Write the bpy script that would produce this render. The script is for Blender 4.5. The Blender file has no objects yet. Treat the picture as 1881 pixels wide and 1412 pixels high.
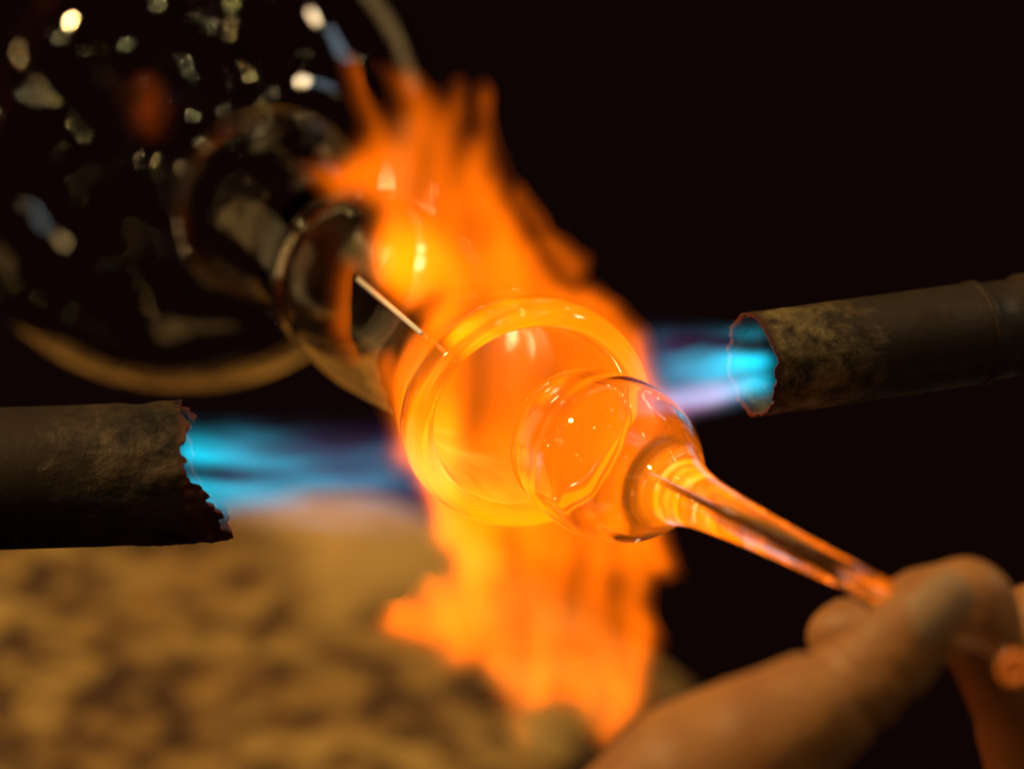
import bpy, math, numpy as np
from mathutils import Vector, Matrix

sc = bpy.context.scene
COL = sc.collection
rng = np.random.default_rng(7)

# ------------------------------------------------------------------ camera
CAM_D = 0.8                      # camera to the plane in focus, metres
PX = 0.2 / 1881                  # metres per photograph pixel in that plane
cam = bpy.data.cameras.new('camera')
cam.sensor_width = 36
cam.lens = 36 * CAM_D / 0.2
cam.clip_start, cam.clip_end = 0.02, 50
cam.dof.use_dof = True
cam.dof.focus_distance = CAM_D
cam.dof.aperture_fstop = 6.6
cam.dof.aperture_blades = 7
camo = bpy.data.objects.new('camera', cam)
camo.location = (0, -CAM_D, 0)
camo.rotation_euler = (math.pi / 2, 0, 0)
COL.objects.link(camo)
sc.camera = camo

# ------------------------------------------------------------------ world and lamps
w = bpy.data.worlds.new('World')
sc.world = w
w.use_nodes = True
w.node_tree.nodes['Background'].inputs[0].default_value = (1.0, 0.30, 0.26, 1)
w.node_tree.nodes['Background'].inputs[1].default_value = 0.0042

vs = sc.view_settings
vs.view_transform, vs.look, vs.exposure, vs.gamma = 'Standard', 'None', 0, 1
cy = sc.cycles
cy.max_bounces, cy.transmission_bounces, cy.glossy_bounces, cy.diffuse_bounces = 20, 18, 8, 2
cy.transparent_max_bounces, cy.volume_bounces = 32, 0
cy.sample_clamp_indirect = 6
cy.use_denoising = True
cy.volume_max_steps = 256


def point_lamp(loc, watts, color, r):
    l = bpy.data.lights.new('offscreen_lamp', 'POINT')
    l.energy, l.color, l.shadow_soft_size = watts, color, r
    o = bpy.data.objects.new('offscreen_lamp', l)
    o.location = loc
    COL.objects.link(o)


def area_lamp(loc, aim, watts, color, sx, sy):
    l = bpy.data.lights.new('offscreen_lamp', 'AREA')
    l.shape, l.size, l.size_y, l.energy, l.color = 'RECTANGLE', sx, sy, watts, color
    o = bpy.data.objects.new('offscreen_lamp', l)
    o.location = loc
    o.rotation_euler = (Vector(aim) - Vector(loc)).to_track_quat('-Z', 'Y').to_euler()
    COL.objects.link(o)


GLOBE_C = Vector((-0.0815, 0.197, 0.0615))


def away(d, dist):
    return GLOBE_C + Vector(d).normalized() * dist


WARM = (1.0, 0.64, 0.25)
# the strong lamp, and the cool window next to it (x right, y away from the camera, z up)
area_lamp(away((.75, -.10, .66), 1.5), (0, 0.05, 0), 2.6, (1, .74, .42), .08, .13)
area_lamp(away((.87, -.02, .50), 2.0), (0, 0.05, 0), .6, (.55, .75, 1.0), .07, .40)
area_lamp((-1.10, -.45, 1.10), (-.03, .1, -.05), 18, WARM, .10, .10)
# strings of small lamps overhead and along the side of the room
for k in range(9):
    t = (k + .35 * math.sin(k * 5.1)) / 8
    d = Vector((.37, -.62, .62)) * (1 - t) + Vector((.05, .35, .93)) * t
    point_lamp(away(d, 1.7 + .1 * math.sin(k * 2.1)), (1.3, .7, 2.4, 1.0, 1.7)[k % 5], WARM, .016)
for k in range(7):
    t = (k + .35 * math.sin(k * 4.3)) / 6
    d = Vector((-.88, -.15, .46)) * (1 - t) + Vector((-.62, -.80, -.02)) * t
    point_lamp(away(d, 1.8 + .1 * math.sin(k * 1.3)), (.6, 1.5, .5, 1.1)[k % 4], WARM, .016)
# broad dim washes, added out of view to put sheen on the glass edges
area_lamp((-1.7, 1.5, .55), (-.08, .2, .06), 0.9, WARM, .5, 1.1)
area_lamp((1.5, 1.9, 1.0), (-.08, .2, .06), 0.8, WARM, .5, 1.0)
area_lamp((-.3, .6, 2.0), (-.08, .2, .06), 0.6, WARM, .8, .3)
for d, p in (((.1, -.9, .5), 1.3), ((-.3, -.8, .6), 1.1), ((.5, -.85, .1), 1.2), ((.75, -.65, .25), 1.0), ((.25, -.95, .2), .9),
             ((-.1, -.6, .85), 1.4), ((.85, -.5, .35), .8), ((.6, -.2, .9), 1.0), ((-.5, .1, .9), 1.2), ((.9, .1, .4), .9),
             ((-.75, -.45, .6), 1.5), ((-.9, -.1, .1), 1.0), ((.3, -.3, .95), 1.2)):
    point_lamp(away(d, 1.6), p * (.40 if d[0] > .2 else .8), (1, .74, .40), .015)


lamp_rng = np.random.default_rng(21)
for k in range(24):
    d = lamp_rng.normal(size=3) * (1, .7, .6) + (0, -.45, .55)
    point_lamp(away(d, 1.5 + .5 * lamp_rng.random()), .25 + .9 * lamp_rng.random() ** 2, (1, .74, .40), .013)


# ------------------------------------------------------------------ helpers
def at(px, py, y=0.0):
    s = PX * (CAM_D + y) / CAM_D
    return np.array([(px - 940.5) * s, y, (706 - py) * s])


def vnoise(P, scale, seed=0):
    """smooth value noise in -1..1 at points P (n,3), cell size = scale (scalar or 3)"""
    q = P / np.asarray(scale, float)
    i = np.floor(q).astype(np.int64)
    f = q - i
    u = f * f * f * (f * (f * 6 - 15) + 10)
    out = np.zeros(len(P))
    for c in range(8):
        o = np.array([c & 1, (c >> 1) & 1, (c >> 2) & 1])
        k = i + o
        h = (k[:, 0] * 374761393 + k[:, 1] * 668265263 + k[:, 2] * 2147483647 + seed * 974711) & 0xffffffff
        h = ((h ^ (h >> 13)) * 1274126177) & 0xffffffff
        v = ((h ^ (h >> 16)) & 0xffff) / 32767.5 - 1
        out += v * np.prod(np.where(o, u, 1 - u), axis=1)
    return out


def fbm(P, scale, seed=0, n=3):
    s = np.asarray(scale, float)
    return sum(vnoise(P, s / 2 ** k, seed + k * 17) * .5 ** k for k in range(n)) / (2 - .5 ** (n - 1))


def surface_nets(F, iso, org, h):
    """closed mesh round the region F > iso of a grid"""
    ins = F > iso
    nx, ny, nz = F.shape
    cnt = np.zeros((nx - 1, ny - 1, nz - 1))
    acc = np.zeros((nx - 1, ny - 1, nz - 1, 3))
    sl = lambda o, n: slice(o, n - 1 + o)
    corners = [(a, b, c) for a in (0, 1) for b in (0, 1) for c in (0, 1)]
    for p in corners:
        for ax in range(3):
            if p[ax]:
                continue
            q = list(p); q[ax] = 1
            A = F[sl(p[0], nx), sl(p[1], ny), sl(p[2], nz)]
            B = F[sl(q[0], nx), sl(q[1], ny), sl(q[2], nz)]
            m = (A > iso) != (B > iso)
            t = np.where(m, (iso - A) / np.where(m, B - A, 1), 0)
            cnt += m
            for k in range(3):
                acc[..., k] += m * (p[k] + (t if k == ax else 0))
    cell = cnt > 0
    idx = np.full(cell.shape, -1)
    idx[cell] = np.arange(cell.sum())
    V = (acc[cell] / cnt[cell][:, None] + np.argwhere(cell)) * h + org
    quads = []
    for ax in range(3):
        a, b = (ax + 1) % 3, (ax + 2) % 3
        s0 = [slice(None)] * 3; s1 = [slice(None)] * 3
        s0[ax] = slice(0, -1); s1[ax] = slice(1, None)
        d = ins[tuple(s0)].astype(int) - ins[tuple(s1)].astype(int)
        e = np.argwhere(d != 0)
        e = e[(e[:, a] > 0) & (e[:, b] > 0) & (e[:, a] < F.shape[a] - 1) & (e[:, b] < F.shape[b] - 1)]
        sg = d[tuple(e.T)]
        def c(da, db):
            k = e.copy(); k[:, a] -= da; k[:, b] -= db
            return idx[tuple(k.T)]
        Q = np.stack([c(1, 1), c(0, 1), c(0, 0), c(1, 0)], 1)
        Q[sg < 0] = Q[sg < 0][:, ::-1]
        quads.append(Q)
    return V, np.vstack(quads)


def mesh_obj(name, V, Fc, mat, parent=None, smooth=True):
    V = np.asarray(V, float)
    ctr = V.mean(0)
    vol = 0.0
    for f in Fc:                                      # faces of a closed mesh point outwards
        for k in range(1, len(f) - 1):
            a, b, c = V[f[0]] - ctr, V[f[k]] - ctr, V[f[k + 1]] - ctr
            vol += a[0] * (b[1] * c[2] - b[2] * c[1]) + a[1] * (b[2] * c[0] - b[0] * c[2]) + a[2] * (b[0] * c[1] - b[1] * c[0])
    if vol < 0 and name != 'ground':
        Fc = [tuple(f)[::-1] for f in Fc]
    me = bpy.data.meshes.new(name)
    me.from_pydata([tuple(map(float, v)) for v in V], [], [tuple(int(i) for i in f) for f in Fc])
    if smooth:
        me.polygons.foreach_set('use_smooth', [True] * len(me.polygons))
    me.update()
    o = bpy.data.objects.new(name, me)
    if mat:
        me.materials.append(mat)
    COL.objects.link(o)
    if parent:
        o.parent = parent
    return o


def root(name, label, cat, loc=(0, 0, 0), group=None):
    o = bpy.data.objects.new(name, None)
    o.location = loc
    o.empty_display_size = .01
    COL.objects.link(o)
    tag(o, label, cat, group)
    return o


def tag(o, label, cat, group=None):
    o['label'], o['category'] = label, cat
    if group:
        o['group'] = group


def material(name):
    m = bpy.data.materials.new(name)
    m.use_nodes = True
    nt = m.node_tree
    nt.nodes.clear()
    out = nt.nodes.new('ShaderNodeOutputMaterial')
    return m, nt, out


def N(nt, kind, **kw):
    n = nt.nodes.new(kind)
    for k, v in kw.items():
        if k in n.inputs.keys():
            n.inputs[k].default_value = v
        else:
            setattr(n, k, v)
    return n


def ramp(nt, stops, src=None, interp='LINEAR'):
    r = nt.nodes.new('ShaderNodeValToRGB')
    r.color_ramp.interpolation = interp
    e = r.color_ramp.elements
    while len(e) < len(stops):
        e.new(.5)
    for q, (p, c) in zip(e, stops):
        q.position = p
        q.color = (*c, 1) if len(c) == 3 else c
    if src:
        nt.links.new(src, r.inputs[0])
    return r


def axis_frame(d):
    """rotation whose local z runs along d"""
    return Vector(d).to_track_quat('Z', 'Y')


def lathe(profile, n, closed=True, wob=None):
    """(V, F) of a profile [(r, z)...] turned round z; closed: last row joins the first"""
    P = np.array(profile)
    m = len(P)
    th = np.arange(n) * 2 * math.pi / n
    V = np.stack([P[:, 0][:, None] * np.cos(th), P[:, 0][:, None] * np.sin(th), np.repeat(P[:, 1][:, None], n, 1)], -1)
    V = V.reshape(-1, 3)
    F = []
    for i in range(m if closed else m - 1):
        j = (i + 1) % m
        for k in range(n):
            l = (k + 1) % n
            F.append((i * n + k, i * n + l, j * n + l, j * n + k))
    return V, F


def smooth_curve(pts, n):
    """Catmull-Rom through pts"""
    P = np.array(pts, float)
    P = np.vstack([2 * P[0] - P[1], P, 2 * P[-1] - P[-2]])
    out = []
    for i in range(1, len(P) - 2):
        for t in np.linspace(0, 1, n, endpoint=False):
            a, b, c, d = P[i - 1:i + 3]
            out.append(.5 * (2 * b + (c - a) * t + (2 * a - 5 * b + 4 * c - d) * t * t + (3 * b - a - 3 * c + d) * t ** 3))
    out.append(P[-2])
    return np.array(out)


# ------------------------------------------------------------------ ground: a mottled slope behind the flame
def ground_material():
    m, nt, out = material('mottled_tan_brown')
    tc = N(nt, 'ShaderNodeTexCoord')
    mp = N(nt, 'ShaderNodeMapping'); mp.inputs['Scale'].default_value = (.85, 1, 1.55)
    nt.links.new(tc.outputs['Object'], mp.inputs[0])
    n1 = N(nt, 'ShaderNodeTexNoise', Scale=80.0, Detail=4.0, Roughness=.55)
    n2 = N(nt, 'ShaderNodeTexNoise', Scale=30.0, Detail=2.0)
    for q in (n1, n2):
        nt.links.new(mp.outputs[0], q.inputs['Vector'])
    r1 = ramp(nt, [(.40, (.055, .022, .006)), (.48, (.22, .118, .028)), (.55, (.46, .29, .078)), (.75, (.54, .36, .11))], n1.outputs[0])
    r2 = ramp(nt, [(.42, (.62, .52, .45)), (.58, (1, 1, 1))], n2.outputs[0])
    mx = N(nt, 'ShaderNodeMixRGB', blend_type='MULTIPLY'); mx.inputs[0].default_value = .8
    nt.links.new(r1.outputs[0], mx.inputs[1]); nt.links.new(r2.outputs[0], mx.inputs[2])
    # bare, evenly tan patch on the crest
    vm = N(nt, 'ShaderNodeVectorMath', operation='DISTANCE'); vm.inputs[1].default_value = (-.038, .390, -.042)
    nt.links.new(tc.outputs['Object'], vm.inputs[0])
    rr = ramp(nt, [(.016, (1, 1, 1)), (.040, (0, 0, 0))], vm.outputs['Value'])
    mx2 = N(nt, 'ShaderNodeMixRGB'); mx2.inputs[2].default_value = (.62, .39, .12, 1)
    nt.links.new(rr.outputs[0], mx2.inputs[0]); nt.links.new(mx.outputs[0], mx2.inputs[1])
    b = N(nt, 'ShaderNodeBsdfPrincipled', Roughness=.85)
    nt.links.new(mx2.outputs[0], b.inputs['Base Color'])
    nt.links.new(b.outputs[0], out.inputs[0])
    return m


def build_ground():
    xs = np.linspace(-.20, .14, 160)
    ts = np.linspace(0, 1, 110)
    rx = np.array([-.22, -.15, -.10, -.075, -.050, -.030, -.010, .010, .030, .052, .080, .13]) * 1.09
    rz = np.array([-.036, -.036, -.037, -.034, -.028, -.032, -.042, -.055, -.068, -.083, -.105, -.15]) * 1.09
    ridge = np.interp(xs, rx, rz)
    ridge = np.convolve(np.pad(ridge, 6, 'edge'), np.ones(13) / 13, 'valid')
    V = []
    for t in ts:
        if t < .7:                                    # the face towards the camera
            u = t / .7
            y = .315 + .085 * u
            z = -.120 + (ridge + .120) * (u ** .85)
        else:                                         # over the crest and down behind
            u = (t - .7) / .3
            y = .40 + .05 * u
            z = ridge - (ridge + .17) * u ** 1.5
        V.append(np.stack([xs, np.full_like(xs, y), z + 0 * xs], -1))
    V = np.array(V)
    P = V.reshape(-1, 3)
    P[:, 2] += .0016 * fbm(P, (.020, .03, .02), 3) + .0010 * fbm(P, .006, 8)
    n, m = len(ts), len(xs)
    F = [(i * m + j, i * m + j + 1, (i + 1) * m + j + 1, (i + 1) * m + j) for i in range(n - 1) for j in range(m - 1)]
    o = mesh_obj('ground', P, F, ground_material())
    o['kind'] = 'structure'


build_ground()


# ------------------------------------------------------------------ glass
def glass_material(name, tint=(1, 1, 1), glow=None, ior=1.48, rough=0.0):
    m, nt, out = material(name)
    g = N(nt, 'ShaderNodeBsdfGlass', IOR=ior, Roughness=rough)
    g.inputs['Color'].default_value = (*tint, 1)
    nt.links.new(g.outputs[0], out.inputs['Surface'])
    if glow:
        tc = N(nt, 'ShaderNodeTexCoord')
        sp = N(nt, 'ShaderNodeSeparateXYZ')
        nt.links.new(tc.outputs['Object'], sp.inputs[0])
        # emission along z: heat in the tube, painted-in flame light in the stem
        mr = N(nt, 'ShaderNodeMapRange')
        mr.inputs['From Min'].default_value, mr.inputs['From Max'].default_value = glow[0]
        nt.links.new(sp.outputs['Z'], mr.inputs['Value'])
        rp = ramp(nt, [(q, (v, v, v)) for q, v in glow[1]], mr.outputs[0], 'EASE')
        mu = N(nt, 'ShaderNodeMath', operation='MULTIPLY'); mu.inputs[1].default_value = glow[2]
        nt.links.new(rp.outputs[0], mu.inputs[0])
        em = N(nt, 'ShaderNodeEmission')
        em.inputs['Color'].default_value = (1, .19, .001, 1)
        nt.links.new(mu.outputs[0], em.inputs['Strength'])
        nt.links.new(em.outputs[0], out.inputs['Volume'])
    return m


AX = Vector((-.378, .875, .30)).normalized()          # from the hot mouth back to the globe
MOUTH = Vector(at(986, 773, 0))
Q1 = axis_frame(AX)


def rippled(V, amp, scale, seed):
    V = np.array(V)
    n = fbm(V, scale, seed, 3)
    r = V.copy()
    r[:, 2] = 0
    l = np.linalg.norm(r, axis=1)[:, None] + 1e-9
    V += r / l * (n * amp)[:, None]
    return V


# outline of the hot end: a flared mouth, a waist, a bulb where the neck was joined
TUBE_S = [.0, .007, .016, .026, .036, .048, .060, .072, .084, .094, .0985]
TUBE_R = [.0248, .0248, .0228, .0200, .0180, .0176, .0184, .0197, .0205, .0199, .0186]


def build_vessel():
    ves = root('glass_vessel', 'large clear blown glass globe whose long neck ends in a glowing orange mouth', 'glass vessel', MOUTH)
    ves.rotation_mode = 'QUATERNION'
    ves.rotation_quaternion = Q1
    clear = glass_material('clear_glass', (.97, .95, .90))
    C, R = .226, .0625
    # globe with its neck: outer profile from the neck end to the pole, then the inner wall back
    outer = [(.0172, .1065), (.0174, .12), (.0175, .135), (.0182, .150), (.0215, .1615)]
    a0 = math.asin(.030 / R)
    outer += [(R * math.sin(a), C - R * math.cos(a)) for a in np.linspace(a0, math.pi - .02, 22)]
    oc = smooth_curve(outer, 7)
    wall = .0016
    tn = np.gradient(oc, axis=0); tn /= np.linalg.norm(tn, axis=1)[:, None]
    nor = np.stack([-tn[:, 1], tn[:, 0]], 1)          # towards the axis side
    if nor[0, 0] > 0:
        nor = -nor
    ic = oc + nor * (wall * np.clip((oc[:, 1] - .1055) / .012, .06, 1))[:, None]
    ic[:, 0] = np.maximum(ic[:, 0], .0003); oc[:, 0] = np.maximum(oc[:, 0], .0004)
    prof = np.vstack([oc, ic[::-1]])
    V, F = lathe(prof, 220)
    V = rippled(rippled(V, .00015, .019, 5), .000055, .0050, 15)
    mesh_obj('globe', V, [f[::-1] for f in F], clear, ves)
    # the collar where the neck was joined
    k = np.linspace(0, 2 * math.pi, 28, endpoint=False)
    prof = [(.0186 + .0011 * math.cos(a), .1018 + .0030 * math.sin(a)) for a in k]
    V, F = lathe(prof, 160)
    V = rippled(V, .00012, .009, 9)
    mesh_obj('collar_ring', V, F, clear, ves)
    # the bead where the neck runs into the globe
    prof = [(.0212 + .0016 * math.cos(a), .1612 + .0020 * math.sin(a)) for a in k]
    V, F = lathe(prof, 160)
    mesh_obj('joint_ring', rippled(V, .00015, .006, 19), F, clear, ves)
    # the hot end: thick wall with a rounded lip
    hot = glass_material('hot_glass', (1, .96, .88), ((0, .06), ((0, 1), (.25, .7), (.85, 0)), 34), 1.24, .07)
    oc = smooth_curve([(TUBE_R[-1], TUBE_S[-1])] + [(r, q) for r, q in zip(TUBE_R[-2:0:-1], TUBE_S[-2:0:-1])] + [(.0243, .0022), (.0231, .0003)], 8)
    ic = smooth_curve([(.0218, .0001), (.0206, .0010), (.0196, .0034), (.0190, .0085), (.0180, .016), (.0166, .026), (.0152, .036), (.0150, .048), (.0158, .060), (.0170, .072),
                       (.0180, .084), (.0182, .094), (.01835, .0985)], 8)
    prof = np.vstack([oc, ic])
    V, F = lathe(prof, 180)
    V = rippled(V, .0001, .014, 12)
    # the soft mouth has sagged: a little wider than it is high
    inv = Q1.inverted()
    up_ = np.array(inv @ (Vector((0, 0, 1)) - AX * AX.z).normalized()); sd = np.array(inv @ (Vector((1, 0, 0)) - AX * AX.x).normalized())
    fade = np.clip(1 - V[:, 2] / .04, 0, 1)[:, None]
    V = V + fade * (-.075 * (V @ up_)[:, None] * up_ + .045 * (V @ sd)[:, None] * sd)
    mesh_obj('hot_tube', V, [f[::-1] for f in F], hot, ves)
    return ves


build_vessel()


def build_funnel():
    tip = Vector(at(1108, 834, -.008))
    end = Vector(at(1668, 1110, -.100))
    ax = (end - tip).normalized()
    f = root('glass_funnel', 'clear glass bowl on a tapering stem held against the glowing tube mouth', 'glass funnel', tip)
    f.rotation_mode = 'QUATERNION'
    f.rotation_quaternion = axis_frame(ax)
    L = (end - tip).length
    m = glass_material('stem_glass_painted_glow', (1, .985, .96), ((.0, .10), ((.09, .0), (.15, .8), (.22, 1), (.28, .42), (.40, .16), (.70, .09), (1, .03)), 72))  # orange glow painted into base and stem for flame light in the glass
    # z runs from the bowl's rim towards the hand
    outer = smooth_curve([(.0142, -.0105), (.0154, -.006), (.01605, .000), (.0158, .006), (.0142, .0115), (.0114, .0160), (.0082, .0206),
                          (.0058, .029), (.0046, .041), (.0036, .060), (.0029, .080), (.0023, .100), (.0021, L + .03), (.0005, L + .031)], 8)
    inner = smooth_curve([(.0004, .0172), (.0036, .0167), (.0072, .0150), (.0104, .0122), (.0130, .0086), (.0146, .0055), (.0149, .000), (.0143, -.0055), (.0134, -.0098)], 9)
    prof = np.vstack([outer, inner])
    prof[:, 0] = np.maximum(prof[:, 0], .0002)
    V, F = lathe(prof, 140)
    n0 = np.array(V)
    sst = lambda a, b: (lambda t: t * t * (3 - 2 * t))(np.clip((n0[:, 2] - a) / (b - a), 0, 1))
    lean = np.array(axis_frame(ax).inverted() @ Vector((.91, 0, -.42))); lean[2] = 0
    V = np.where((n0[:, 2] < .024)[:, None], rippled(V, .00016, .012, 21), n0 * [1.04, .97, 1])
    V = V + (.0042 * sst(.002, .024) * (1 - sst(.030, .100)))[:, None] * lean   # drawn a little to one side
    mesh_obj('bowl', V, F, m, f)
    k = np.linspace(0, 2 * math.pi, 16, endpoint=False)
    V, F = lathe([(.0138 + .00062 * math.cos(a), -.0113 + .0007 * math.sin(a)) for a in k], 120)
    mesh_obj('rim', V, F, m, f)


build_funnel()


def on_tube(px, py):
    """the spot on the front of the tube that lies in this direction from the camera"""
    for y in np.linspace(-.01, .12, 2600):
        q = Vector(at(px, py, y)) - MOUTH
        z = q.dot(AX)
        if z > 0 and (q - AX * z).length < np.interp(z, TUBE_S, TUBE_R) + .0005:
            return q + MOUTH
    return Vector(at(px, py, .05))


def build_highlight_rod():  # pale solid added in place of a highlight line on the neck
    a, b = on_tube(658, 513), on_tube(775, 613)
    m, nt, out = material('highlight_cream')
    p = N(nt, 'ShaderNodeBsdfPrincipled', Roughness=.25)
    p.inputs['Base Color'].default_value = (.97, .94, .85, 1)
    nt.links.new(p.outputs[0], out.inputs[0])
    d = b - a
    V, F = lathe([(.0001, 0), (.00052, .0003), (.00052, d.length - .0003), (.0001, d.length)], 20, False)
    o = mesh_obj('highlight_rod', V, F, m)
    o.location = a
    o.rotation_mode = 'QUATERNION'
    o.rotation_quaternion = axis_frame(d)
    tag(o, 'thin pale strip standing in for a highlight on the clear glass neck', 'rod')


build_highlight_rod()


# ------------------------------------------------------------------ burner pipes
def pipe_material(name, base, scale_c, bright, seed, spots):
    m, nt, out = material(name)
    tc = N(nt, 'ShaderNodeTexCoord')
    mp = N(nt, 'ShaderNodeMapping'); mp.inputs['Location'].default_value = (seed, seed * .3, 0)
    mp.inputs['Scale'].default_value = (1, 1, .9)
    nt.links.new(tc.outputs['Object'], mp.inputs[0])
    n1 = N(nt, 'ShaderNodeTexNoise', Scale=170.0, Detail=7.0, Roughness=.66)
    n2 = N(nt, 'ShaderNodeTexNoise', Scale=900.0, Detail=4.0)
    nt.links.new(mp.outputs[0], n1.inputs['Vector']); nt.links.new(tc.outputs['Object'], n2.inputs['Vector'])
    sp = N(nt, 'ShaderNodeSeparateXYZ'); nt.links.new(tc.outputs['Object'], sp.inputs[0])
    # scorched scale towards the mouth (z = 0), plain tube further back
    mr = N(nt, 'ShaderNodeMapRange'); mr.inputs['From Min'].default_value = -spots - .006; mr.inputs['From Max'].default_value = -spots + .006
    ad = N(nt, 'ShaderNodeMath', operation='MULTIPLY_ADD'); ad.inputs[1].default_value = .02; ad.inputs[2].default_value = -.01
    nt.links.new(n1.outputs[0], ad.inputs[0])
    a2 = N(nt, 'ShaderNodeMath', operation='ADD'); nt.links.new(sp.outputs['Z'], a2.inputs[0]); nt.links.new(ad.outputs[0], a2.inputs[1])
    nt.links.new(a2.outputs[0], mr.inputs['Value'])
    r1 = ramp(nt, [(.40, scale_c), (.52, tuple(.5 * (a + b) for a, b in zip(scale_c, bright))), (.64, bright)], n1.outputs[0])
    mx = N(nt, 'ShaderNodeMixRGB'); mx.inputs[1].default_value = (*base, 1)
    nt.links.new(mr.outputs[0], mx.inputs[0]); nt.links.new(r1.outputs[0], mx.inputs[2])
    p = N(nt, 'ShaderNodeBsdfPrincipled', Roughness=.52, Metallic=.35)
    mr2 = N(nt, 'ShaderNodeMapRange'); mr2.inputs['From Min'].default_value = -.0022; mr2.inputs['From Max'].default_value = -.0006
    nt.links.new(sp.outputs['Z'], mr2.inputs['Value'])
    mx3 = N(nt, 'ShaderNodeMixRGB'); mx3.inputs[2].default_value = (.075, .020, .007, 1)
    nt.links.new(mr2.outputs[0], mx3.inputs[0]); nt.links.new(mx.outputs[0], mx3.inputs[1])
    nt.links.new(mx3.outputs[0], p.inputs['Base Color'])
    rr = ramp(nt, [(.35, (.75,) * 3), (.7, (.4,) * 3)], n1.outputs[0]); nt.links.new(rr.outputs[0], p.inputs['Roughness'])
    ml = N(nt, 'ShaderNodeMath', operation='MULTIPLY'); nt.links.new(n1.outputs[0], ml.inputs[0]); nt.links.new(mr.outputs[0], ml.inputs[1])
    ml2 = N(nt, 'ShaderNodeMath', operation='MULTIPLY_ADD'); ml2.inputs[1].default_value = .12
    nt.links.new(n2.outputs[0], ml2.inputs[0]); nt.links.new(ml.outputs[0], ml2.inputs[2])
    bp = N(nt, 'ShaderNodeBump', Strength=.8, Distance=.0012)
    nt.links.new(ml2.outputs[0], bp.inputs['Height']); nt.links.new(bp.outputs[0], p.inputs['Normal'])
    nt.links.new(p.outputs[0], out.inputs[0])
    return m


def torn_pipe(mat, parent, R, wall, L, edge, rough, seed, nth=260, ns=90):
    """pipe along local z, mouth at z = 0 + edge(theta), running back to z = -L"""
    th = np.arange(nth) * 2 * math.pi / nth
    e = edge(th)
    rows = []
    ss = 1 - (1 - np.linspace(0, 1, ns)) ** 2.2
    for s in ss:                                      # back to mouth, outside
        z = -L + s * (L + e)
        rows.append(np.stack([R * np.cos(th), R * np.sin(th), z], -1))
    for s in ss[::-1][:50]:                           # and inside again
        z = -L + s * (L + e) - .0004
        rows.append(np.stack([(R - wall) * np.cos(th), (R - wall) * np.sin(th), z], -1))
    V = np.array(rows).reshape(-1, 3)
    rad = V.copy(); rad[:, 2] = 0; rad /= np.linalg.norm(rad, axis=1)[:, None]
    near = np.clip(1 + V[:, 2] / .022, 0, 1.2)
    V += rad * (rough * near * (fbm(V, .005, seed, 4) + .6 * np.maximum(fbm(V, .0022, seed + 5, 2), 0)))[:, None]
    m = len(rows)
    F = [(i * nth + k, i * nth + (k + 1) % nth, (i + 1) * nth + (k + 1) % nth, (i + 1) * nth + k) for i in range(m - 1) for k in range(nth)]
    return mesh_obj('tube', V, F, mat, parent)


def jag(th, amp, seed, f=1.0):
    P = np.stack([np.cos(th) * 3 * f, np.sin(th) * 3 * f, 0 * th], -1)
    return amp * (fbm(P, 1.0, seed, 4) + .5 * np.sign(vnoise(P, .35, seed + 3)) * np.abs(vnoise(P, .35, seed + 3)) ** .5)


def pipe_root(label, mouth, d, group):
    r = root('burner_pipe', label, 'burner pipe', mouth, group)
    d = Vector(d).normalized()                        # the way the mouth faces
    x = Vector((0, -1, 0)); x = (x - d * x.dot(d)).normalized()      # local x faces the camera
    y = d.cross(x)
    r.rotation_mode = 'QUATERNION'
    r.rotation_quaternion = Matrix((x, y, d)).transposed().to_quaternion()
    return r, y.z


GRP = 'torch pipes firing at the glass'
# the torn one above the ground
A, up = pipe_root('scorched brown burner pipe with a jagged torn mouth above the mottled ground', at(350, 868, .002), (.996, .03, .03), GRP)
sgn = 1 if up > 0 else -1


def edge_a(th):
    v = np.sin(th) * sgn                              # +1 top, -1 bottom; cos > 0 is the side facing us
    px = np.interp(v, [-1, -.985, -.93, -.80, -.55, -.35, -.1, .1, .5, .8, 1], [8, 14, 62, 64, 55, 30, 4, -2, 0, 2, -22])
    return px * PX + jag(th, .0019, 31, 1.15) * np.where(np.cos(th) > -.2, 1, .6)


torn_pipe(pipe_material('scorched_pipe', (.026, .0145, .0075), (.008, .005, .0035), (.085, .056, .027), 3.1, .021), A, 131 * PX, .0016, .075, edge_a, .00075, 41)
# the one by the hand
B, up2 = pipe_root('dull brass brown burner pipe with a rusty rim and stepped collar near the hand', at(1379, 671, .004), (-.905, -.41, -.128), GRP)
sg2 = 1 if up2 > 0 else -1


def edge_b(th):
    v = np.sin(th) * sg2
    return jag(th, .0008, 77, .9) + .0009 * np.clip(v, -1, 1) * 0


MB = pipe_material('brassy_pipe', (.034, .020, .010), (.030, .018, .009), (.27, .20, .075), 8.3, .019)
torn_pipe(MB, B, 97 * PX, .0010, .0505, edge_b, .00030, 53)
V, F = lathe([(.0085, -.0500), (.0101, -.0501), (.0106, -.0506), (.0106, -.0520), (.0099, -.0526), (.0099, -.062), (.0107, -.0626), (.0107, -.088), (.0085, -.088)], 96)
mesh_obj('collar', V, F, MB, B)
bpy.context.view_layer.update()


# ------------------------------------------------------------------ flames
def capsule_field(P, a, ra, b, rb):
    ab = b - a
    t = np.clip(((P - a) @ ab) / (ab @ ab + 1e-12), 0, 1)
    d = np.linalg.norm(P - a - t[:, None] * ab, axis=1)
    return 1 - d / (ra + (rb - ra) * t)               # 1 on the axis, 0 at the edge


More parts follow.
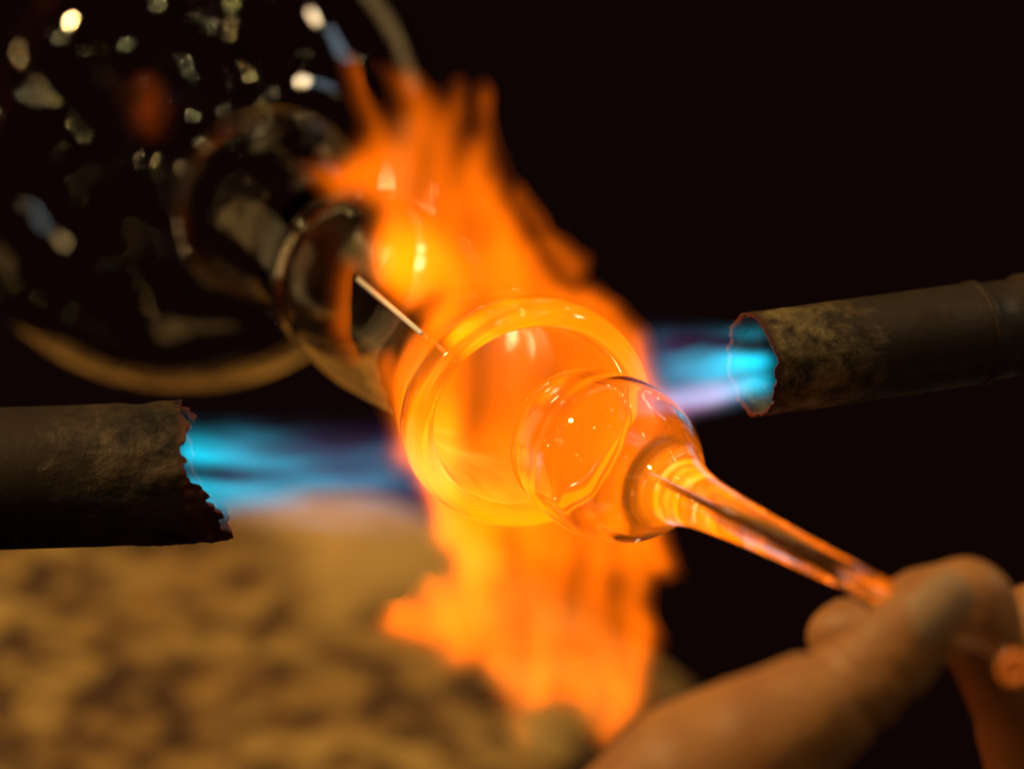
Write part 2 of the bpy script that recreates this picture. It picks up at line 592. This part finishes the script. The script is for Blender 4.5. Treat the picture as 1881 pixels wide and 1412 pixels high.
def flame_material(name, obj, groups, radius, res):
    """emission that follows the gas density held by the flame's own inner points"""
    m, nt, out = material(name)
    prev = None
    for gname, color, strength in groups:
        pd = N(nt, 'ShaderNodeTexPointDensity', point_source='OBJECT', object=obj, radius=radius, resolution=res,
               vertex_color_source='VERTEX_WEIGHT', vertex_attribute_name=gname, space='OBJECT', interpolation='Linear')
        cs = N(nt, 'ShaderNodeMath', operation='MULTIPLY'); cs.inputs[1].default_value = strength
        nt.links.new(pd.outputs['Color'], cs.inputs[0])
        em = N(nt, 'ShaderNodeEmission'); em.inputs['Color'].default_value = (*color, 1)
        nt.links.new(cs.outputs[0], em.inputs['Strength'])
        if prev is None:
            prev = em
        else:
            ad = N(nt, 'ShaderNodeAddShader')
            nt.links.new(prev.outputs[0], ad.inputs[0]); nt.links.new(em.outputs[0], ad.inputs[1])
            prev = ad
    nt.links.new(prev.outputs[0], out.inputs['Volume'])
    tr = N(nt, 'ShaderNodeBsdfTransparent')
    es = N(nt, 'ShaderNodeEmission', Strength=.0003); es.inputs['Color'].default_value = (*groups[0][1], 1)
    ad = N(nt, 'ShaderNodeAddShader')
    nt.links.new(tr.outputs[0], ad.inputs[0]); nt.links.new(es.outputs[0], ad.inputs[1])
    nt.links.new(ad.outputs[0], out.inputs['Surface'])
    m.cycles.emission_sampling = 'NONE'
    return m


def flame(name, label, cat, fields, lo, hi, h, iso, colors, res, group=None):
    lo, hi = np.array(lo), np.array(hi)
    n = np.ceil((hi - lo) / h).astype(int) + 1
    g = np.stack(np.meshgrid(*[np.arange(k) for k in n], indexing='ij'), -1).reshape(-1, 3)
    P = lo + g * h
    vals = fields(P)
    tot = np.max(vals, axis=0).reshape(n)
    tot[0] = tot[-1] = 0; tot[:, 0] = tot[:, -1] = 0; tot[:, :, 0] = tot[:, :, -1] = 0
    V, F = surface_nets(tot, iso, lo, h)
    core = tot > 0
    dil = core.copy()
    for ax in range(3):
        for s in (1, -1):
            dil |= np.roll(core, s, ax)
    keep = dil.reshape(-1)
    Q = P[keep] + rng.uniform(-.3, .3, (keep.sum(), 3)) * h
    allV = np.vstack([V, Q])
    o = mesh_obj(name, allV, F, None)
    for (gname, _c, _s), v in zip(colors, vals):
        vg = o.vertex_groups.new(name=gname)
        q = np.clip((v[keep] * 200).astype(int), 0, 200)
        for k in np.unique(q):
            vg.add((np.nonzero(q == k)[0] + len(V)).tolist(), float(k) / 200, 'REPLACE')
        vg.add(list(range(len(V))), 0.0, 'REPLACE')
    o.data.materials.append(flame_material(name + '_gas', o, colors, h * 1.9, res))
    tag(o, label, cat, group)
    return o


D0 = .024                                              # the flame burns behind the mouth of the tube
# outline of the flame seen from the front, in photograph pixels
OUTLINE = np.array([
    (545, 298), (585, 300), (625, 284), (652, 262), (668, 225), (656, 180), (638, 108), (668, 160), (690, 200), (706, 214), (716, 180), (700, 116),
    (745, 124), (790, 158), (815, 180), (840, 140), (846, 185), (840, 238), (852, 262), (870, 240), (886, 168), (899, 225), (906, 300), (916, 350),
    (958, 412), (993, 462), (1028, 508), (1081, 530), (1140, 562), (1192, 620), (1215, 690), (1247, 740), (1277, 790), (1288, 850), (1272, 892),
    (1232, 945), (1218, 964), (1235, 1014), (1254, 1055), (1209, 1072), (1198, 1119), (1233, 1172), (1219, 1205), (1194, 1250), (1198, 1322),
    (1165, 1352), (1114, 1388), (1085, 1350), (1058, 1318), (1010, 1335), (965, 1390), (932, 1382), (915, 1312), (905, 1272), (878, 1242), (830, 1256),
    (796, 1212), (733, 1197), (676, 1168), (714, 1119), (752, 1111), (762, 1083), (785, 1066), (815, 1078), (826, 1052), (819, 1022), (789, 996),
    (776, 940), (756, 880), (742, 852), (715, 872), (688, 850), (705, 815), (700, 760), (683, 700), (690, 655), (715, 650), (738, 684), (765, 648),
    (798, 600), (810, 562), (790, 547), (745, 574), (712, 540), (672, 505), (660, 440), (668, 395), (640, 374), (600, 352), (560, 324)], float)
# hotter (+) and thinner (-) places: x, y, radius x, radius y, amount
SPOTS = [(745, 468, 62, 58, 1.25), (800, 500, 90, 50, .30), (852, 1020, 46, 78, 1.0), (805, 1155, 66, 40, .65), (792, 790, 48, 150, 1.15), (900, 945, 110, 34, .55), (1010, 520, 60, 30, .30),
         (1085, 560, 80, 26, .35), (1190, 650, 40, 60, .15), (882, 416, 40, 46, -.30), (986, 1107, 48, 70, -.38), (1120, 1150, 36, 62, -.36), (1139, 1085, 26, 30, -.30),
         (1120, 1323, 38, 30, -.32), (1005, 1345, 46, 30, -.62), (725, 212, 26, 55, -.42), (830, 285, 18, 50, -.32), (665, 190, 40, 70, -.20), (760, 160, 90, 40, -.25),
         (886, 215, 30, 40, -.35), (700, 780, 40, 110, -.30), (1255, 830, 50, 90, -.10), (940, 1360, 50, 60, -.45), (790, 575, 34, 30, -.5), (930, 730, 110, 120, -.14), (800, 300, 120, 80, -.16),
         (1110, 640, 60, 50, -.22), (1000, 900, 120, 50, -.05), (1180, 1300, 40, 60, .15), (1050, 1230, 50, 60, .10), (1110, 1010, 90, 40, .30)]
# faint separate licks: x0, y0, r0, x1, y1, r1, amount
LICKS = [(632, 490, 24, 606, 605, 24, .34), (606, 605, 24, 640, 670, 20, .26), (951, 345, 24, 1010, 440, 26, .22), (1010, 440, 26, 1056, 486, 40, .40),
         (640, 300, 40, 570, 306, 22, .30), (925, 250, 24, 955, 350, 34, .05)]
MT = np.array(MOUTH)
AXN = np.array(AX)


def outline_distance(x, y):
    """how far (pixels) each point lies inside the outline, negative outside"""
    best = np.full(len(x), 1e9)
    inside = np.zeros(len(x), bool)
    for (ax, ay), (bx, by) in zip(OUTLINE, np.roll(OUTLINE, -1, 0)):
        ex, ey = bx - ax, by - ay
        t = np.clip(((x - ax) * ex + (y - ay) * ey) / (ex * ex + ey * ey), 0, 1)
        best = np.minimum(best, (x - ax - t * ex) ** 2 + (y - ay - t * ey) ** 2)
        if ey != 0:
            inside ^= ((ay > y) != (by > y)) & (x < ax + (y - ay) / ey * ex)
    return np.where(inside, 1, -1) * np.sqrt(best)


def orange_fields(P):
    k = PX * (CAM_D + np.interp(P[:, 2], [-.075, -.03, .0, .03, .06], [.028, .022, .018, .028, .034])) / CAM_D
    gx = P[:, 0] / k + 940.5 + 9 * vnoise(P, (.0065, .016, .012), 100) + 6 * vnoise(P, (.0024, .010, .0042), 101)
    gy = 706 - P[:, 2] / k + 10 * vnoise(P, (.0065, .016, .012), 102) + 5 * vnoise(P, (.0024, .010, .0042), 103)
    d = outline_distance(gx, gy) + 9 * vnoise(P, (.0055, .03, .012), 107) + 5
    soft = np.interp(gy, [120, 330, 480, 900, 1000, 1250, 1400], [46, 36, 25, 20, 22, 28, 40])
    T = np.clip((d + .95 * soft) / (2.5 * soft), 0, 1)
    T = (T * T * (3 - 2 * T)) ** 1.5
    g = np.full(len(P), .86)
    for x, y, rx, ry, am in SPOTS:
        q = np.maximum(0, 1 - (((gx - x) / (1.7 * rx)) ** 2 + ((gy - y) / (1.7 * ry)) ** 2))
        g += am * q * q
    W = P.copy()
    W[:, 0] += .0030 * vnoise(P, (.010, .05, .016), 120)
    lick = fbm(W, (.0068, .06, .024), 61, 3)
    fine = fbm(W, (.0026, .05, .012), 65, 2)
    # thin bright sheets folded along the flow
    sheet = (1 - np.abs(vnoise(W, (.0080, .07, .030), 71))) ** 4 + .7 * (1 - np.abs(vnoise(W, (.0046, .07, .017), 73))) ** 4
    f = T * np.clip(g, .06, 3) * np.clip(.78 + .58 * lick + .22 * fine + .34 * sheet, .22, 1.9)
    for x0, y0, r0, x1, y1, r1, am in LICKS:
        c = capsule_field(np.stack([gx, gy * 0, gy], -1), np.array([x0, 0, y0]), r0 * 1.25, np.array([x1, 0, y1]), r1 * 1.25)
        c = np.clip(c, 0, 1)
        f = np.maximum(f, am * c * c * (3 - 2 * c))
    # thickness: a rolling body of gas about three centimetres deep
    mid = np.interp(gy, [150, 450, 600, 760, 950, 1050, 1400], [.034, .030, .022, .018, .016, .022, .026]) + .0035 * vnoise(P * [1, 0, 1], .018, 130)
    half = .0135 + .003 * vnoise(P * [1, 0, 1], .014, 133)
    dep = np.clip(1 - ((P[:, 1] - mid) / half) ** 2, 0, 1)
    f = f * dep ** 1.5 * .0135 / half
    # nothing burns in front of the open mouth
    rel = P - MT
    s = rel @ AXN
    rad = np.linalg.norm(rel - s[:, None] * AXN, axis=1)
    f = np.where((s < .002) & (rad < .027), f * np.clip((s + .003) / .005, 0, 1), f)
    return np.stack([np.clip(f / 2.4 - .004, 0, 1)])


flame('orange_flame', 'tall orange flame wrapped round the hot tube, licking upward and spilling below', 'flame', orange_fields,
      at(500, 1412, .01) * [1, 0, 1] + [0, -.012, -.004], at(1320, 60, .03) * [1, 0, 1] + [0, .058, .004], .0012, .012,
      [('gas', (1.0, .150, .0008), 258.0)], 150)


def jet_fields(start, d, length, r0, r1, spread, seed, pink_dir, decay, base=0.0):
    start, d = np.array(start), np.array(Vector(d).normalized())
    def fn(P):
        rel = P - start
        s = rel @ d
        perp = rel - s[:, None] * d
        rad = np.linalg.norm(perp, axis=1)
        u = np.clip(s / length, 0, 1)
        R = r0 + (r1 - r0) * u
        e = np.clip((1 - rad / R) * 2.0, 0, 1) ** 1.3
        ends = np.clip((s + .006) / .003, 0, 1) * np.clip((length - s) / (.35 * length), 0, 1)
        # streaks drawn out along the jet, waving more the further they get
        B = np.stack([s, perp[:, 2], perp[:, 1]], -1)
        B[:, 1:] /= (1 + spread * u)[:, None]
        B[:, 1] += u * .0030 * vnoise(P, (.014, .02, .008), seed + 40) + .0008 * vnoise(P, (.010, .02, .004), seed + 41)
        st = fbm(B, (.030, .0046, .020), seed, 3)
        st2 = fbm(B, (.013, .0017, .012), seed + 9, 2)
        cy_ = e * ends * np.exp(-u * decay) * np.clip(.50 + base + 1.15 * st + .95 * st2, .02, 2.0) * .72
        ind = e * ends * np.clip(u * 5 + .25, 0, 1) * np.clip(.6 + .4 * st, .2, 1) * .55
        side = np.clip(perp @ np.array(pink_dir) / R * 2.2 - .35, 0, 1)
        pk = e * ends * side * np.clip(u * 3.5, 0, 1) * np.clip(1.2 - u, 0, 1) * np.clip(.8 + .9 * st, .1, 1.5) * .5
        return np.stack([np.clip(cy_ - .004, 0, 1), ind, pk])
    return fn


JET = 'blue gas jets from the torch pipes'
flame('blue_jet', 'cyan jet fading to indigo, streaming out of the jagged torn pipe', 'flame',
      jet_fields(at(352, 862, .002), (.985, .02, -.06), .056, .0122, .0168, .25, 210, (0, 0, -1), 3.4, .14),
      at(300, 1040, 0) * [1, 0, 1] + [0, -.020, -.004], at(860, 680, 0) * [1, 0, 1] + [0, .024, .004], .00095, .012,
      [('cyan', (.0, .62, .86), 105.0), ('indigo', (.13, .058, .19), 62.0), ('lilac', (.60, .42, .48), 46.0)], 100, JET)
flame('blue_jet', 'short streaky cyan and lilac jet blowing from the brass brown pipe onto the tube', 'flame',
      jet_fields(at(1378, 670, .003), (-.93, -.22, -.10), .026, .0094, .0138, .45, 260, (0, 0, -1), 2.0, .34),
      at(1130, 860, 0) * [1, 0, 1] + [0, -.026, -.002], at(1440, 540, 0) * [1, 0, 1] + [0, .022, .002], .00085, .012,
      [('cyan', (.0, .60, .86), 150.0), ('indigo', (.22, .09, .30), 62.0), ('lilac', (.72, .32, .58), 250.0)], 96, JET)


# ------------------------------------------------------------------ hand
def skin_material():
    m, nt, out = material('skin')
    tc = N(nt, 'ShaderNodeTexCoord')
    n1 = N(nt, 'ShaderNodeTexNoise', Scale=110.0, Detail=4.0)
    n2 = N(nt, 'ShaderNodeTexNoise', Scale=700.0, Detail=3.0)
    for q in (n1, n2):
        nt.links.new(tc.outputs['Object'], q.inputs['Vector'])
    r = ramp(nt, [(.35, (.38, .155, .044)), (.65, (.50, .225, .064))], n1.outputs[0])
    p = N(nt, 'ShaderNodeBsdfPrincipled', Roughness=.52)
    p.inputs['Subsurface Weight'].default_value = .12
    p.inputs['Subsurface Radius'].default_value = (1, .35, .2)
    p.inputs['Subsurface Scale'].default_value = .003
    bp = N(nt, 'ShaderNodeBump', Strength=.35, Distance=.0006)
    nt.links.new(n2.outputs[0], bp.inputs['Height']); nt.links.new(bp.outputs[0], p.inputs['Normal'])
    nt.links.new(r.outputs[0], p.inputs['Base Color'])
    nt.links.new(p.outputs[0], out.inputs[0])
    return m


def chain(P, joints, k):
    d = None
    for (a, ra), (b, rb) in zip(joints[:-1], joints[1:]):
        ab = b - a
        t = np.clip(((P - a) @ ab) / (ab @ ab), 0, 1)
        q = np.linalg.norm(P - a - t[:, None] * ab, axis=1) - (ra + (rb - ra) * t)
        d = q if d is None else smin(d, q, k)
    return d


def smin(a, b, k):
    h = np.clip(.5 + .5 * (b - a) / k, 0, 1)
    return b + (a - b) * h - k * h * (1 - h)


def J(px, py, y, r):
    return at(px, py, y), r * PX * (CAM_D + y) / CAM_D


def build_hand():
    thumb = [J(1130, 1625, -.106, 195), J(1290, 1458, -.110, 174), J(1400, 1372, -.112, 136), J(1490, 1310, -.113, 104), J(1560, 1262, -.112, 92), J(1600, 1230, -.112, 87),
             J(1655, 1182, -.111, 80), J(1706, 1128, -.110, 72), J(1728, 1105, -.109, 62)]
    index = [J(1960, 1600, -.056, 140), J(1890, 1345, -.066, 84), J(1792, 1150, -.086, 72), J(1778, 1098, -.087, 66), J(1690, 1118, -.084, 63), J(1560, 1165, -.079, 60), J(1545, 1172, -.078, 57)]
    middle = [J(1900, 1600, -.058, 140), J(1960, 1330, -.058, 90), J(1915, 1165, -.068, 78), J(1900, 1150, -.066, 70), J(1868, 1215, -.052, 62)]
    ring = [J(2040, 1740, -.042, 130), J(2180, 1560, -.030, 84), J(2150, 1440, -.034, 72), J(2125, 1440, -.035, 68), J(2040, 1500, -.034, 64), J(1960, 1560, -.032, 56)]
    little = [J(2080, 1800, -.030, 116), J(2190, 1700, -.018, 74), J(2160, 1610, -.020, 62), J(2080, 1620, -.022, 56), J(2000, 1660, -.021, 50)]
    palm = [J(1250, 1730, -.092, 255), J(1550, 1700, -.078, 215), J(1850, 1720, -.056, 185)]
    palm2 = [J(1350, 1900, -.075, 250), J(1700, 1800, -.060, 240), J(1950, 1700, -.045, 150)]
    wrist = [J(1400, 1950, -.08, 240), J(1250, 2300, -.08, 225)]
    lo = at(1000, 2250, -.08) + [-.008, 0, -.002]; hi = at(2290, 950, -.08) + [.006, 0, .004]
    lo[1], hi[1] = -.145, -.004
    h = .0013
    n = np.ceil((hi - lo) / h).astype(int) + 1
    g = np.stack(np.meshgrid(*[np.arange(k) for k in n], indexing='ij'), -1).reshape(-1, 3)
    P = lo + g * h
    W = P + .0006 * np.stack([vnoise(P, .009, 300 + k) for k in range(3)], -1)
    fingers = chain(W, index, .004)
    for c in (middle, ring, little):
        fingers = np.minimum(fingers, chain(W, c, .004))
    body = smin(smin(chain(W, palm, .01), chain(W, palm2, .01), .012), chain(W, wrist, .01), .012)
    d = smin(body, fingers, .004)
    th = chain(W, thumb, .003)
    # creases across the back of the thumb joint
    for (cx, cy_, dx, dy) in ((1606, 1262, .80, -.60), (1572, 1290, .80, -.62), (1632, 1240, .80, -.6)):
        c = at(cx, cy_, -.112)
        nrm = np.array([dx, 0, -dy]); nrm /= np.linalg.norm(nrm)
        q = np.abs((P - c) @ nrm + .0012 * vnoise(P, .008, 401))
        th = th + .0013 * np.exp(-(q / .0010) ** 2)
    d = smin(d, th, .0007)
    # the soft web between thumb and palm stays open under the rod
    F = -d.reshape(n)
    F[0] = F[-1] = -.01; F[:, 0] = F[:, -1] = -.01; F[:, :, 0] = F[:, :, -1] = -.01
    V, Fc = surface_nets(F, 0, lo, h)
    base = Vector(at(1400, 1500, -.1))
    hd = root('hand', 'bare hand pinching the thin glass stem between thumb and curled finger', 'hand', base)
    mesh_obj('skin', V - np.array(base), Fc, skin_material(), hd)
    # thumbnail: a curved plate let into the back of the thumb tip
    m, nt, out = material('nail')
    p = N(nt, 'ShaderNodeBsdfPrincipled', Roughness=.3); p.inputs['Base Color'].default_value = (.44, .27, .15, 1)
    nt.links.new(p.outputs[0], out.inputs[0])
    a, r = thumb[7]
    dr = thumb[8][0] - thumb[5][0]; dr /= np.linalg.norm(dr)
    up_ = np.array([.05, -1, .18]); up_ -= dr * (up_ @ dr); up_ /= np.linalg.norm(up_)
    sd = np.cross(dr, up_)
    nu, nv = 15, 13
    Vn = []
    for layer in (0, 1):
        for i in range(nv):
            for j in range(nu):
                u, v = (j / (nu - 1)) * 2 - 1, (i / (nv - 1)) * 2 - 1
                rr = max(0, 1 - max(0, abs(u) ** 4 * .5 + abs(v) ** 4 * .5))
                x = u * .75 * (1 - .22 * v * v)
                dz = r * math.cos(x) * 1.0 - .0009 * v * v * (1 if v > 0 else .4) + (.0011 if layer else -.0012)
                Vn.append(a + dr * (.0005 + v * .0062) + sd * r * math.sin(x) * 1.0 + up_ * dz)
    q = nu * nv
    Fn = []
    for i in range(nv - 1):
        for j in range(nu - 1):
            k = i * nu + j
            Fn += [(q + k, q + k + 1, q + k + nu + 1, q + k + nu), (k, k + nu, k + nu + 1, k + 1)]
    brd = [j for j in range(nu)] + [i * nu + nu - 1 for i in range(1, nv)] + [(nv - 1) * nu + j for j in range(nu - 2, -1, -1)] + [i * nu for i in range(nv - 2, 0, -1)]
    for x, y in zip(brd, brd[1:] + brd[:1]):
        Fn.append((x, y, q + y, q + x))
    mesh_obj('thumbnail', np.array(Vn) - np.array(base), Fn, m, hd)


build_hand()


def build_ring():
    m, nt, out = material('orange_ring')
    p = N(nt, 'ShaderNodeBsdfPrincipled', Roughness=.4); p.inputs['Base Color'].default_value = (.95, .26, .03, 1)
    nt.links.new(p.outputs[0], out.inputs[0])
    c, s = J(1866, 1229, -.130, 1)
    k = np.linspace(0, 2 * math.pi, 20, endpoint=False)
    V, F = lathe([((22 + 12 * math.cos(a)) * s, 12 * s * math.sin(a)) for a in k], 48)
    o = mesh_obj('ring', V, F, m)
    o.location = c
    o.rotation_euler = (math.pi / 2, 0, -.35)
    tag(o, 'small orange ring with a dark hole beside the curled fingers', 'ring')


build_ring()
